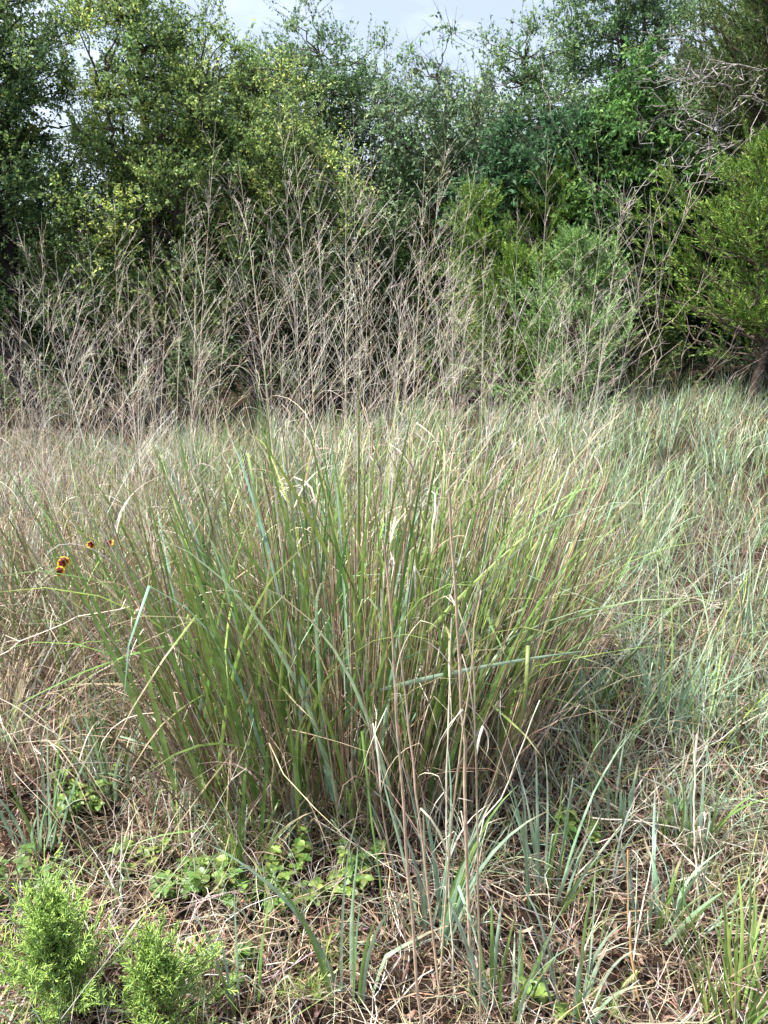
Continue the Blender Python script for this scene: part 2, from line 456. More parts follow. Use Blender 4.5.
def meadow():
    mb = MB()

    def band(y0, y1, dens, L, W, K, mixf, fold, marg=1.0, tuftn=14, tr=.05, t0=(.02, .55), bend=(.1, 1.1)):
        wid = .56 * y1 + marg
        nt = int(dens * 2 * wid * (y1 - y0) / tuftn)
        cx = U(-wid, wid, nt); cy = U(y0, y1, nt)
        k = inside(cx, cy, marg)
        # bare patch of litter in front of the clump
        bare = np.exp(-(((cx + .12) / .42) ** 2 + ((cy - 1.42) / .36) ** 2) ** 2)
        bare2 = .55 * np.exp(-(((cx - .4) / .45) ** 2 + ((cy - 1.6) / .55) ** 2) ** 2)
        clear = np.exp(-(((cx + .1) / .55) ** 2 + ((cy - 2.45) / .4) ** 2) ** 2) * .6
        pat = .5 + .5 * np.sin(cx * 2.3 + 1.7 * np.sin(cy * 1.9)) * np.cos(cy * 1.7 + cx)
        hollow = .9 * np.exp(-(((cx + .98) / .30) ** 2 + ((cy - 1.88) / .26) ** 2) ** 2)  # bright grass thinned, so bare soil stands in for the hollow's shade
        k &= rng.random(nt) > np.maximum(np.maximum(bare * .92, bare2 * .5), np.maximum(clear, hollow))
        k &= rng.random(nt) < .55 + .5 * pat
        cx, cy, pat = cx[k], cy[k], pat[k]; nt = len(cx)
        n = nt * tuftn
        ti = np.repeat(np.arange(nt), tuftn)
        a = U(0, 2 * math.pi, n); r = tr * np.sqrt(rng.random(n))
        bx = cx[ti] + r * np.cos(a); by = cy[ti] + r * np.sin(a)
        B = np.stack([bx, by, terrain(bx, by)], -1)
        sc = ((.6 + .6 * rng.random(nt)) * (.85 + .3 * np.sin(cx * 1.9 + 2 * np.sin(cy * .8)) * np.cos(cy * 1.1 + .6 * cx)))[ti]
        C = mixf(n, ti, nt, cx, cy)
        fan_blades(mb, B, a + rng.normal(size=n) * .6, U(*t0, n), U(*bend, n) ** 1.3, U(*L, n) * sc, U(*W, n), C, K, .12, fold, PAL['tan'], 1.6)

    def mixf(n, ti, nt, cx, cy):
        left = np.clip((-.2 - cx / (cy * .56)) / .8, 0, 1)           # the left side is browner
        dryness = np.clip(  .13 + .40 * left + .20 * rng.normal(size=nt) + .10 * np.sin(cx * 1.7 + cy), .08, .95)
        C = np.where((rng.random(n) < np.clip(.2 + .35 * cx / (cy * .56), 0, .5)[ti])[:, None], palette(n, dict(silver=4, blue=2), .2), palette(n, dict(green=3, blue=5, lime=2, olive=.6), .22))
        Dd = palette(n, dict(tan=4, straw=1.6, pink=3, grey=2.5, brown=3), .25)
        m = (rng.random(n) < dryness[ti])[:, None]
        return np.where(m, Dd, C)

    def mixn(n, ti, nt, cx, cy):
        C = mixf(n, ti, nt, cx, cy)
        m = (rng.random(n) < .52)[:, None]
        return np.where(m, palette(n, dict(tan=5, straw=2, pink=3, grey=3, brown=3), .25), C)

    band(.85, 2.3, 1500, (.10, .32), (.0018, .0046), 7, mixn, .35, 1.9, 10, .05, (.05, 1.0), (.2, 2.0))
    band(1.5, 2.6, 520, (.16, .42), (.003, .007), 7, mixf, .35, 1.9, 12, .05, (.02, .7), (.2, 1.6))
    band(2.2, 4.0, 800, (.22, .52), (.0035, .0075), 6, mixf, .35, 1.9, 12, .06, (.02, .7), (.1, 1.6))
    band(4.0, 6.5, 620, (.22, .55), (.0045, .009), 5, mixf, None, 2.0, 14, .08)
    band(6.5, 10.7, 400, (.22, .58), (.0065, .012), 5, mixf, None, 2.2, 16, .12)
    stuff(mb.build('meadow_grass', M_GRASS), 'fine green and tan meadow grass covering the ground up to the trees', 'grass')

    # upright dry stems standing over the meadow
    mb = MB()
    n = 5200
    y = 1.9 + 9.2 * rng.random(n) ** .8; x = U(-1, 1, n) * (.56 * y + 1)
    lefty = (x < -.1 * y)
    keep = rng.random(n) < np.where(lefty, .6, .16)
    x, y = x[keep], y[keep]; n = len(x)
    B = np.stack([x, y, terrain(x, y)], -1)
    P = blade_curve(B, U(0, 2 * math.pi, n), np.abs(rng.normal(size=n)) * .28, U(0, .5, n), U(.3, .8, n), 6, 1.6, .15, .08)
    mb.tubes(P, np.linspace(1, .5, 6)[None] * np.clip(.0006 + .00022 * y, 0, .0022)[:, None], palette(n, dict(tan=4, straw=3, grey=2, pink=2))[:, None], 3)
    stuff(mb.build('dry_meadow_stems', M_DRY), 'thin dry straw stems standing all through the meadow', 'dry grass')


meadow()


def thatch():
    mb = MB()
    n = 30000
    y = .8 + 4.6 * rng.random(n) ** 1.5; x = U(-1, 1, n) * (.56 * y + 1.8)
    hk = rng.random(n) > .85 * np.exp(-(((x + .98) / .30) ** 2 + ((y - 1.88) / .26) ** 2) ** 2); x, y = x[hk], y[hk]; n = len(x)  # thatch thinned too where the shaded hollow should look dark
    L = U(.04, .26, n) * (1 + .15 * y); az = U(0, 2 * math.pi, n)
    B = np.stack([x, y, terrain(x, y) + .004 + .055 * rng.random(n) ** 1.6], -1)
    P = blade_curve(B, az, U(1.0, 1.6, n), rng.normal(size=n) * .8, L, 6, 1.2, .15, .5)
    P[..., 2] = np.maximum(P[..., 2], terrain(P[..., 0], P[..., 1]) + .004)
    w = U(.0009, .0030, n)[:, None] * np.array([.7, 1, 1, .9, .7, .3])[None] / 2
    mb.ribbons(P, w, nrm(side_of(az, .9)), palette(n, dict(tan=5, pink=2, brown=6.5, straw=2, grey=3.5), .3)[:, None], .4)
    # short curled crumbs of dead leaf
    n = 38000
    y = .8 + 2.6 * rng.random(n) ** 1.2; x = U(-1, 1, n) * (.56 * y + 1.5)
    az = U(0, 2 * math.pi, n)
    B = np.stack([x, y, terrain(x, y) + .003 + .012 * rng.random(n)], -1)
    P = blade_curve(B, az, U(1.0, 1.7, n), rng.normal(size=n) * .9, U(.012, .06, n), 4, 1.2, 0, .3)
    P[..., 2] = np.maximum(P[..., 2], terrain(P[..., 0], P[..., 1]) + .003)
    mb.ribbons(P, (.001 + .006 * rng.random(n) ** 3)[:, None] * np.array([.6, 1, 1, .3])[None], nrm(side_of(az, 1)),
               palette(n, dict(brown=7, pink=3, tan=1.5), .3)[:, None], .5)
    stuff(mb.build('dead_thatch', M_DRY), 'flattened brown and straw thatch lying on the soil', 'thatch')


thatch()


# bleached standing stalks in front of the clump: base px, tip px, depth of base, radius, label
STALKS = [
    (470, 985, 449, 492, 1.36, .0030, 'thickest bleached stalk, standing tallest in front of the large clump'),
    (424, 1030, 386, 545, 1.24, .0024, 'tan stalk with a split tip rising left of the tallest bleached stalk'),
    (442, 1010, 399, 640, 1.32, .0020, 'pale stalk crossing close to the tan split stalk'),
    (482, 1040, 474, 655, 1.24, .0018, 'white thin stalk standing right of the tallest bleached stalk'),
    (455, 1000, 452, 618, 1.34, .0018, 'straight pale stalk just left of the tallest bleached stalk'),
    (438, 1000, 481, 590, 1.34, .0018, 'forked tan stalk leaning right across the tallest bleached stalk'),
    (462, 940, 516, 700, 1.5, .0015, 'kinked pale twiggy stalk bending right beyond the bleached stalks'),
    (410, 985, 354, 640, 1.45, .0015, 'thin reddish stalk leaning left in front of the green blades'),
    (700, 900, 697, 735, 1.6, .0020, 'short white upright stalk among the fallen stalks'),
    (640, 985, 628, 850, 1.35, .0022, 'orange tan stalk standing near the crossing fallen stalks'),
]
for (x0, y0, x1, y1, Y0, r, lab) in STALKS:
    A = at(x0, y0, Y0); A[2] = float(terrain(A[0], A[1]))
    T = at(x1, y1, Y0 + U(-.05, .08))
    root = thing('dry_stalk', lab, 'dry stalk', A, 'dry stalks standing in the foreground')
    s = np.linspace(0, 1, 14)[:, None]
    P = A + (T - A) * s + np.outer(np.sin(s[:, 0] * 3.1), np.array([U(-.012, .012), .01, 0])) + rng.normal(size=(14, 3)) * .0012
    if 'kinked' in lab: P[7:, 0] += np.linspace(0, .05, 7); P[4:8, 0] -= .02
    mb = MB(); c = 1.12 * palette(1, dict(straw=1) if 'orange' not in lab and 'tan' not in lab and 'red' not in lab else dict(tan=1), .08)
    if 'orange' in lab: c = c * np.array([1.1, .85, .55])
    if 'reddish' in lab: c = palette(1, dict(pink=1), .05)
    cc = np.repeat(c, 14, 0) * (1 + .12 * rng.normal(size=(14, 1)))
    mb.tubes(P[None], np.linspace(r * 1.35, r * .8, 14)[None], cc[None], 6)
    mb.build('stem', M_STALK, root)
    mb = MB(); k = rng.integers(3, 12, 3)
    for j in k:
        mb = MB(); fan_blades(mb, P[j:j + 1], U(0, 6.28, 1), U(.05, .3, 1), U(.1, 1.8, 1), U(.1, .28, 1), U(.003, .006, 1), palette(1, dict(straw=3, grey=1)), 8, .5, .5)
        mb.build('sheath', M_DRY, root)

FALLEN = [
    (575, 895, 770, 700, .0018, 'straw', 'long straw stalk lying diagonally up to the right edge'),
    (590, 838, 770, 875, .0022, 'straw', 'pale stalk lying nearly level, pointing to the right edge'),
    (560, 900, 770, 838, .0016, 'tan', 'thin tan stalk crossing under the nearly level pale stalk'),
    (600, 812, 720, 925, .0018, 'straw', 'straw stalk sloping down to the right across the crossing stalks'),
    (405, 760, 500, 815, .0028, 'pink', 'brown broken stalk lying slanted behind the bleached stalks'),
    (412, 838, 480, 880, .0026, 'pink', 'brown broken stalk lying nearest to the bleached stalks'),
    (110, 735, 195, 825, .0030, 'brown', 'dark brown bent stem slanting over the thatch near the left juniper'),
    (215, 960, 390, 880, .0020, 'tan', 'tan straw lying on the bare litter between two seedlings'),
    (190, 770, 410, 910, .0015, 'straw', 'long thin straw slanting down across the foot of the large clump'),
    (60, 1020, 255, 720, .0009, 'grey', 'grey bent stem arching over the two juniper seedlings'),
    (205, 985, 300, 955, .0024, 'tan', 'short thick straw lying beside the right juniper seedling'),
    (650, 600, 768, 640, .0016, 'straw', 'straw stem fallen across the middle of the right meadow'),
    (545, 640, 445, 480, .0014, 'brown', 'dark slanting stem at the right shoulder of the large clump'),
    (0, 690, 90, 770, .0016, 'straw', 'pale stem slanting down from the left edge tussock'),
    (0, 668, 135, 605, .0016, 'straw', 'pale flat stem rising from the left edge across green blades'),
]
for (x0, y0, x1, y1, r, col, lab) in FALLEN:
    A = ground(x0, y0) + [0, 0, U(.03, .07)]; B = ground(x1, y1) + [0, 0, U(.03, .09)]
    if 'arching' in lab: A = at(x0, y0, 1.15); B = at(x1, y1, 1.75)
    if 'shoulder' in lab: A = at(x0, y0, 2.3); B = at(x1 + 60, y1, 2.4)
    if 'slanting down from the left' in lab: A = at(x0 - 20, y0, 1.75); B = at(x1, y1, 1.75)
    if 'rising from' in lab: A = at(x0 - 20, y0, 1.85); B = at(x1, y1, 1.9)
    if 'dark brown bent' in lab: A = at(x0, y0, 1.65); B = ground(x1, y1)
    s = np.linspace(0, 1, 12)[:, None]
    P = A + (B - A) * s + np.array([.06 if 'arching' in lab else 0, 0, .03]) * np.sin(s * math.pi) + rng.normal(size=(12, 3)) * .003
    P[:, 2] = np.maximum(P[:, 2], terrain(P[:, 0], P[:, 1]) + .006)
    mb = MB(); c = palette(1, {col: 1}, .08)
    mb.tubes(P[None], np.linspace(r, r * .6, 12)[None], c[:, None], 5)
    nd = 10
    A2 = P[rng.integers(2, 11, nd)]
    fan_blades(mb, A2, U(0, 6.28, nd), U(.8, 1.6, nd), U(-.2, .9, nd), U(.03, .14, nd), U(.001, .003, nd), palette(nd, {col: 2, 'tan': 1}), 5, .2, .4)
    tag(mb.build('fallen_stalk', M_STALK, None, A), lab, 'dry stalk', 'stalks lying or slanting over the thatch')


# ------------------------------------------------------------------ small forbs
def forb(label, px, py, h=.07, nst=4, leaf=(.018, .011), col='lime', whorl=3):
    g = ground(px, py)
    root = thing('broadleaf_forb', label, 'small plant', g, 'small broadleaf plants on the litter')
    a = U(0, 6.28, nst)
    P = blade_curve(np.repeat(g[None], nst, 0) + np.stack([np.cos(a), np.sin(a), a * 0], -1) * U(.004, .045, nst)[:, None], a, U(.15, .8, nst), U(-.3, .5, nst), h * U(.6, 1.15, nst), 6)
    mb = MB(); mb.tubes(P, np.linspace(.0011, .0006, 6)[None], palette(nst, dict(olive=1, green=1))[:, None], 4)
    mb.build('stem', M_GRASS, root)
    mb = MB()
    for i in range(nst):
        for k in (2, 3, 4, 5):
            m = whorl if k < 5 else 4
            aa = U(0, 6.28) + np.arange(m) * 2 * math.pi / m
            D = nrm(np.stack([np.cos(aa), np.sin(aa), U(-.1, .5, m)], -1))
            L = leaf[0] * U(.7, 1.3, m) * (.8 + .08 * k); W = L * leaf[1] / leaf[0] * 1.15
            t = np.linspace(0, 1, 6)[None, :, None]
            Pp = P[i, k] + D[:, None] * L[:, None, None] * t + np.array([0, 0, -.25]) * L[:, None, None] * t ** 2
            prof = np.array([.12, .72, 1, .9, .55, .04])[None] * W[:, None] / 2
            Sd = nrm(np.cross(D, np.array([0, 0, 1.0]) + rdir(m) * .3))[:, None]
            c = palette(m, {col: 4, 'green': 2}, .2) * np.array([.72, .8, .72])
            mb.ribbons(Pp, prof, Sd, c[:, None], .28)
    mb.build('leaves', M_GRASS, root)


FORBS = [(212, 895, .09, 5, 'lime', 'upright lime leaved forb above the right juniper seedling'),
         (290, 868, .08, 5, 'lime', 'trifoliate forb in the dark gap under the large clump'),
         (276, 905, .06, 5, 'lime', 'low yellowish forb in the middle of the bare litter'),
         (362, 868, .07, 4, 'green', 'green forb at the foot of the large clump beside the straw bundle'),
         (362, 892, .07, 4, 'lime', 'bright rounded forb directly below the green forb by the straw'),
         (180, 895, .07, 7, 'green', 'spreading forb between the two juniper seedlings'),
         (245, 905, .06, 3, 'green', 'tiny two stemmed forb left of the yellowish forb'),
         (330, 905, .05, 4, 'lime', 'pale forb right behind the broad blue green blades'),
         (82, 815, .11, 8, 'lime', 'bushy pale forb behind the left juniper seedling'),
         (235, 810, .09, 5, 'lime', 'lime forb nestled in the front of the large clump'),
         (585, 835, .06, 5, 'lime', 'yellow green forb on the thatch beside the upright tuft'),
         (665, 828, .06, 4, 'green', 'fresh green forb among the fallen stalks'),
         (240, 975, .05, 4, 'green', 'small forb beside the arching blue green blades'),
         (545, 1000, .05, 3, 'lime', 'tiny forb near the bottom edge in the brown thatch'),
         (150, 860, .07, 4, 'lime', 'leafy forb directly above the gap of the junipers'),
         (20, 900, .08, 5, 'green', 'green forb at the left edge beside the left juniper')]
for (px, py, h, n, c, lab) in FORBS:
    forb(lab, px, py, h * 1.15, int(n * 1.9), (.02, .012), c)


def feathery(label, px, py, h, n, col):
    g = ground(px, py)
    root = thing('feathery_forb', label, 'small plant', g, 'feathery seedlings on the litter')
    a = U(0, 6.28, n)
    P = blade_curve(np.repeat(g[None], n, 0) + .02 * np.stack([np.cos(a), np.sin(a), 0 * a], -1), a, U(.1, .9, n), U(-.2, .6, n), h * U(.6, 1.2, n), 8)
    mb = MB(); mb.tubes(P, np.linspace(.0009, .0005, 8)[None], palette(n, {col: 1})[:, None], 3); mb.build('stem', M_GRASS, root)
    mb = MB()
    B = P[:, 1:].reshape(-1, 3); B = np.repeat(B, 5, 0) + rng.normal(size=(len(B) * 5, 3)) * .002; m = len(B)
    fan_blades(mb, B, U(0, 6.28, m), U(.3, 1.4, m), U(0, .6, m), U(.012, .035, m), U(.0009, .0018, m), palette(m, {col: 3, 'green': 1}), 4, 0, .3)
    mb.build('leaves', M_GRASS, root)


feathery('feathery light green seedling with thread like leaves on the bare litter', 312, 990, .13, 12, 'lime')
feathery('lone bright spiky seedling in the brown thatch near the bottom edge', 604, 1005, .08, 5, 'lime')
feathery('feathery seedling tucked low under the crossing fallen stalks', 725, 905, .08, 10, 'olive')


# ------------------------------------------------------------------ coneflower-like heads with red and yellow rays
def flower(label, px, py, Y, face, droop=.3, n=8, size=.017):
    size *= .88
    p = at(px, py, Y); g = np.array([p[0] + U(-.06, .06), p[1] + U(-.02, .08), 0]); g[2] = float(terrain(g[0], g[1]))
    root = thing('wild_flower', label, 'flower', g, 'red and yellow flowers at the left')
    mb = MB(); mid = (p + g) / 2 + np.array([U(-.03, .03), 0, .05])
    P = bezier(g[None], mid[None], p[None], 10)
    mb.tubes(P, np.linspace(.0014, .0008, 10)[None], PAL['green'][None, None], 4); mb.build('stem', M_GRASS, root)
    ax = nrm(np.array(face, float)); s1 = nrm(np.cross(ax, [.2, .3, 1])); s2 = np.cross(ax, s1)
    mb = MB()
    a = np.arange(n) * 2 * math.pi / n + U(0, 1)
    D = (s1 * np.cos(a)[:, None] + s2 * np.sin(a)[:, None]) - ax * droop * U(.3, 1.4, n)[:, None]
    D = nrm(D); t = np.linspace(.15, 1, 6)[None, :, None]
    Pp = p + D[:, None] * size * t - ax * size * .25 * t ** 2
    prof = np.array([.25, .55, .8, .95, .9, .5])[None] * size * .42
    Sd = nrm(np.cross(D, ax))[:, None]
    red = np.array([.15, .008, .006]); yel = np.array([.82, .56, .03])
    w = np.array([0, 0, .0, .05, .6, 1])[None, :, None] * U(.8, 2.2, n).clip(0, 1)[:, None, None]
    mb.ribbons(Pp, prof, Sd, red * (1 - w) + yel * w + np.zeros((n, 1, 1)), .15)
    mb.build('petals', M_PETAL, root)
    mb = MB(); k = 6
    zz = np.linspace(0, 1, k)
    Pd = (p + ax * size * .38 * (zz[:, None] - .2))[None]
    mb.tubes(Pd, (size * .26 * np.sqrt(np.clip(1.02 - zz ** 2, 0.02, 1)))[None], np.array([.07, .018, .012])[None, None], 10)
    mb.build('disk', M_BARK, root)


flower('largest dark red and yellow flower, topmost of the pair at the left edge', 63, 561, 1.9, (.2, -.7, .7), .4, 8, .019)
flower('yellow rimmed flower hanging just below the largest red flower', 58, 571, 1.86, (-.2, -.8, .3), .7, 8, .016)
flower('small half closed red flower, left of the far pair of blooms', 91, 543, 1.9, (.3, -.4, .8), .9, 7, .014)
flower('small yellow sided flower beside the half closed red bloom', 108, 543, 1.9, (-.8, -.5, .4), .7, 7, .015)


# ------------------------------------------------------------------ juniper seedlings (close)
def juniper_seedling(label, px, py, H, R, n1=70):
    g = ground(px, py)
    root = thing('juniper_seedling', label, 'seedling', g, 'juniper seedlings in the near corner')
    mb = MB()
    st = bezier(g[None], (g + [0.01, 0, H * .5])[None], (g + [0, 0, H * .8])[None], 8)
    mb.tubes(st, np.linspace(.005, .0015, 8)[None], np.array([.16, .09, .055])[None, None], 6)
    mb.build('stem', M_BARK, root)
    mb = MB()
    t = rng.random(n1) ** .8; a = U(0, 6.28, n1)
    base = g + np.outer(t * H * .78, [0, 0, 1.0])
    el = .45 + .85 * t + rng.normal(size=n1) * .28
    D = np.stack([np.cos(a) * np.cos(el), np.sin(a) * np.cos(el), np.sin(el)], -1)
    L = R * (1.1 - .5 * t) * U(.5, 1.5, n1)

    def level(B, D, L, K, r0, r1, c, curl):
        e = B + D * L[:, None]
        m = B + D * L[:, None] * .5 - np.array([0, 0, 1.0]) * (L * curl)[:, None]
        P = bezier(B, m, e, K); mb.tubes(P, np.linspace(r0, r1, K)[None], c, 3); return P

    def mixcol(n, tip):
        A = np.array([.15, .29, .08]); Bc = np.array([.44, .60, .13]); G = np.array([.20, .36, .17])
        w = np.clip(tip + rng.normal(size=n) * .2, 0, 1)[:, None]
        c = A * (1 - w) + Bc * w
        return np.where(rng.random((n, 1)) < .3, (c + G) / 2, c)

    P1 = level(base, D, L, 9, .0013, .0009, np.concatenate([np.repeat(np.array([[.17, .10, .05]]), 3, 0), np.repeat(np.array([[.11, .2, .06]]), 6, 0)])[None], .12)
    n2 = 15
    f = np.linspace(.12, 1, n2); k = f * 7.99; k0 = k.astype(int); fr = (k - k0)[None, :, None]
    B2 = P1[:, k0] * (1 - fr) + P1[:, np.minimum(k0 + 1, 8)] * fr
    T2 = nrm(P1[:, np.minimum(k0 + 1, 8)] - P1[:, k0])
    D2 = nrm(T2 * .75 + rdir(n1, n2) * .75 + np.array([0, 0, .28])).reshape(-1, 3)
    L2 = (np.repeat(L[:, None], n2, 1) * (.36 - .18 * f)[None] * U(.6, 1.3, (n1, n2))).ravel()
    tip2 = np.repeat((.25 + .5 * f)[None], n1, 0).ravel()
    P2 = level(B2.reshape(-1, 3), D2, L2, 6, .0010, .0007, np.where(np.repeat(rng.random(n1) < .09, n2)[:, None], np.array([.24, .14, .07]), mixcol(len(L2), tip2))[:, None], .05)
    n3 = 8
    f3 = np.linspace(.2, 1, n3); k = f3 * 4.99; k0 = k.astype(int); fr = (k - k0)[None, :, None]
    B3 = P2[:, k0] * (1 - fr) + P2[:, k0 + 1] * fr
    T3 = nrm(P2[:, k0 + 1] - P2[:, k0])
    N2 = len(P2)
    D3 = nrm(T3 * .8 + rdir(N2, n3) * .6).reshape(-1, 3)
    L3 = (np.repeat(L2[:, None], n3, 1) * (.5 - .25 * f3)[None] * U(.5, 1.2, (N2, n3))).ravel()
    L3 = np.clip(L3, .002, .014)
    level(B3.reshape(-1, 3), D3, L3, 3, .0012, .0008, mixcol(len(L3), np.repeat(tip2, n3) * .7 + .35)[:, None], 0)
    mb.build('foliage', M_SEED, root)


juniper_seedling('bright green bushy juniper seedling in the bottom left corner, the larger one', 64, 1014, .275, .168, 95)
juniper_seedling('bright green conical juniper seedling right of the larger one', 160, 1040, .255, .13, 75)


# ------------------------------------------------------------------ trees
def limb_tubes(mb, P0, P1, r0, r1, K=9, col=(.10, .08, .065), wob=.05, rise=.15, sides=5):
    P0 = np.atleast_2d(P0); P1 = np.atleast_2d(P1); n = len(P0)
    L = np.linalg.norm(P1 - P0, axis=1)
    mid = (P0 + P1) / 2 + np.array([0, 0, 1.0]) * (L * rise)[:, None] + rdir(n) * (L * .08)[:, None]
    P = bezier(P0, mid, P1, K)
    w = rng.normal(size=P.shape) * (L * wob / 3)[:, None, None]; w[:, 0] = 0; w[:, -1] = 0
    P = P + w
    t = np.linspace(0, 1, K)[None]
    R = np.asarray(r0).reshape(-1, 1) * (1 - t) + np.asarray(r1).reshape(-1, 1) * t
    c = np.array(col) * np.exp(rng.normal(size=(n, 1, 1)) * .15)
    mb.tubes(P, R, c * np.ones((1, K, 1)), sides)
    return P


def tree(name, label, X, Y, crown, nclu, cols, leaf=(.045, .024), twigs=13, lpt=13, tr=.10, nlimb=9, cat='tree', group=None,
         barkc=(.10, .08, .065), crad=.42, droop=0.0, lean=(0, 0), shell=.45, upb=.2, twl=(.2, .5), fork=.35):
    """crown: list of ellipsoids (dx, dy, z centre, rx, ry, rz); colours: list of (rgb, weight)"""
    nclu = int(nclu * 2.35); leaf = (leaf[0] * 1.02, leaf[1] * 1.08)
    z0 = float(terrain(X, Y)); root = thing(name, label, cat, (X, Y, z0), group)
    E = np.array(crown, float); vol = E[:, 3] * E[:, 4] * E[:, 5]; vol /= vol.sum()
    e = E[rng.choice(len(E), nclu, p=vol)]
    d = rdir(nclu); rr = rng.random(nclu) ** shell
    c = np.array([X, Y, 0]) + e[:, :3] + d * rr[:, None] * e[:, 3:]
    c[:, 2] = np.maximum(c[:, 2], z0 + .25)
    cc = np.array([X, Y, 0]) + e[:, :3]
    out = nrm((c - cc) / e[:, 3:] + np.array([0, 0, .25]))
    # wood
    mb = MB()
    topz = (E[:, 2] + E[:, 5] * .55).max()
    tx = np.array([X + lean[0], Y + lean[1], topz]); b0 = np.array([X, Y, z0 - .1])
    TP = limb_tubes(mb, b0, tx, tr, tr * .18, 16, barkc, .04, 0, 8)[0]
    li = rng.choice(nclu, min(nlimb, nclu), replace=False)
    ends = c[li]
    hfrac = np.clip((ends[:, 2] - z0) * U(fork, .75, len(li)) / (topz - z0), .08, .9)
    st = TP[(hfrac * 15).astype(int)]
    LP = limb_tubes(mb, st, ends, tr * .55 * (1 - .5 * hfrac), np.full(len(li), tr * .08), 12, barkc, .10, .12, 6)
    allp = np.concatenate([LP[:, 3:].reshape(-1, 3), TP[5:]])
    dist = np.linalg.norm(allp[None] - c[:, None], axis=2) + 1.2 * np.maximum(0, allp[None, :, 2] - c[:, None, 2])
    near = allp[dist.argmin(1)]
    limb_tubes(mb, near, c, np.full(nclu, tr * .16), np.full(nclu, .005), 6, barkc, .12, .08, 4)
    mb.build('trunk', M_BARK, root)
    # leaves
    mb = MB()
    rad = crad * U(.6, 1.25, nclu)
    n = nclu * twigs; ci = np.repeat(np.arange(nclu), twigs)
    s0 = c[ci] + rdir(n) * (rad[ci] * .45 * rng.random(n))[:, None]
    td = nrm(out[ci] * .55 + rdir(n) * .95 + np.array([0, 0, upb]))
    tl = U(*twl, n) * (rad[ci] / crad)
    limb_tubes(mb, s0, s0 + td * tl[:, None], np.full(n, .0035), np.full(n, .0018), 3, barkc, 0, 0, 3)
    m = n * lpt; tj = np.repeat(np.arange(n), lpt)
    f = rng.random(m) ** .75
    p = s0[tj] + td[tj] * (tl[tj] * f)[:, None] + rdir(m) * .02
    p[:, 2] -= droop * (tl[tj] * f ** 2)
    D = nrm(td[tj] * .5 + rdir(m) * .85 + np.array([0, 0, -droop]))
    Nn = nrm(rdir(m) * .8 + np.array([0, 0, .7]) + np.array([0, -.25, 0]))
    L = leaf[0] * U(.65, 1.3, m); W = leaf[1] * U(.7, 1.25, m)
    rgb = np.array([q[0] for q in cols]); w = np.array([q[1] for q in cols], float); w /= w.sum()
    # new growth at the outer ends of some branches
    tint = rng.choice(len(cols), nclu, p=w)
    lt = np.where(rng.random(m) < .5, tint[ci[tj]], rng.choice(len(cols), m, p=w))
    C = rgb[lt] * np.exp(rng.normal(size=(m, 1)) * .2) * np.exp(rng.normal(size=(nclu, 1)) * .12)[ci[tj]]
    mb.leaves(p, D, Nn, L, W, C)
    mb.build('crown', M_LEAF, root)
    return root


def bare_limbs(mb, starts, dirs, lens, rad, depth, col, spread=.7, nchild=4, grav=0.0, K=6, wob=.10):
    B = np.atleast_2d(starts); D = nrm(np.atleast_2d(np.asarray(dirs, float))); L = np.atleast_1d(lens); R = np.full(len(B), rad)
    for dpt in range(depth):
        P = limb_tubes(mb, B, B + D * L[:, None] + np.array([0, 0, -grav]) * L[:, None], R, R * .45, K, col, wob, .04, 4)
        if dpt == depth - 1: break
        f = rng.integers(1, K, (len(B), nchild))
        nb = P[np.arange(len(B))[:, None], f].reshape(-1, 3)
        T = np.repeat(D, nchild, 0)
        nd = nrm(T + rdir(len(nb)) * spread)
        nl = np.repeat(L, nchild) * U(.3, .7, len(nb))
        nr = np.maximum(np.repeat(R, nchild) * .55, .0016)
        B, D, L, R = nb, nd, nl, nr


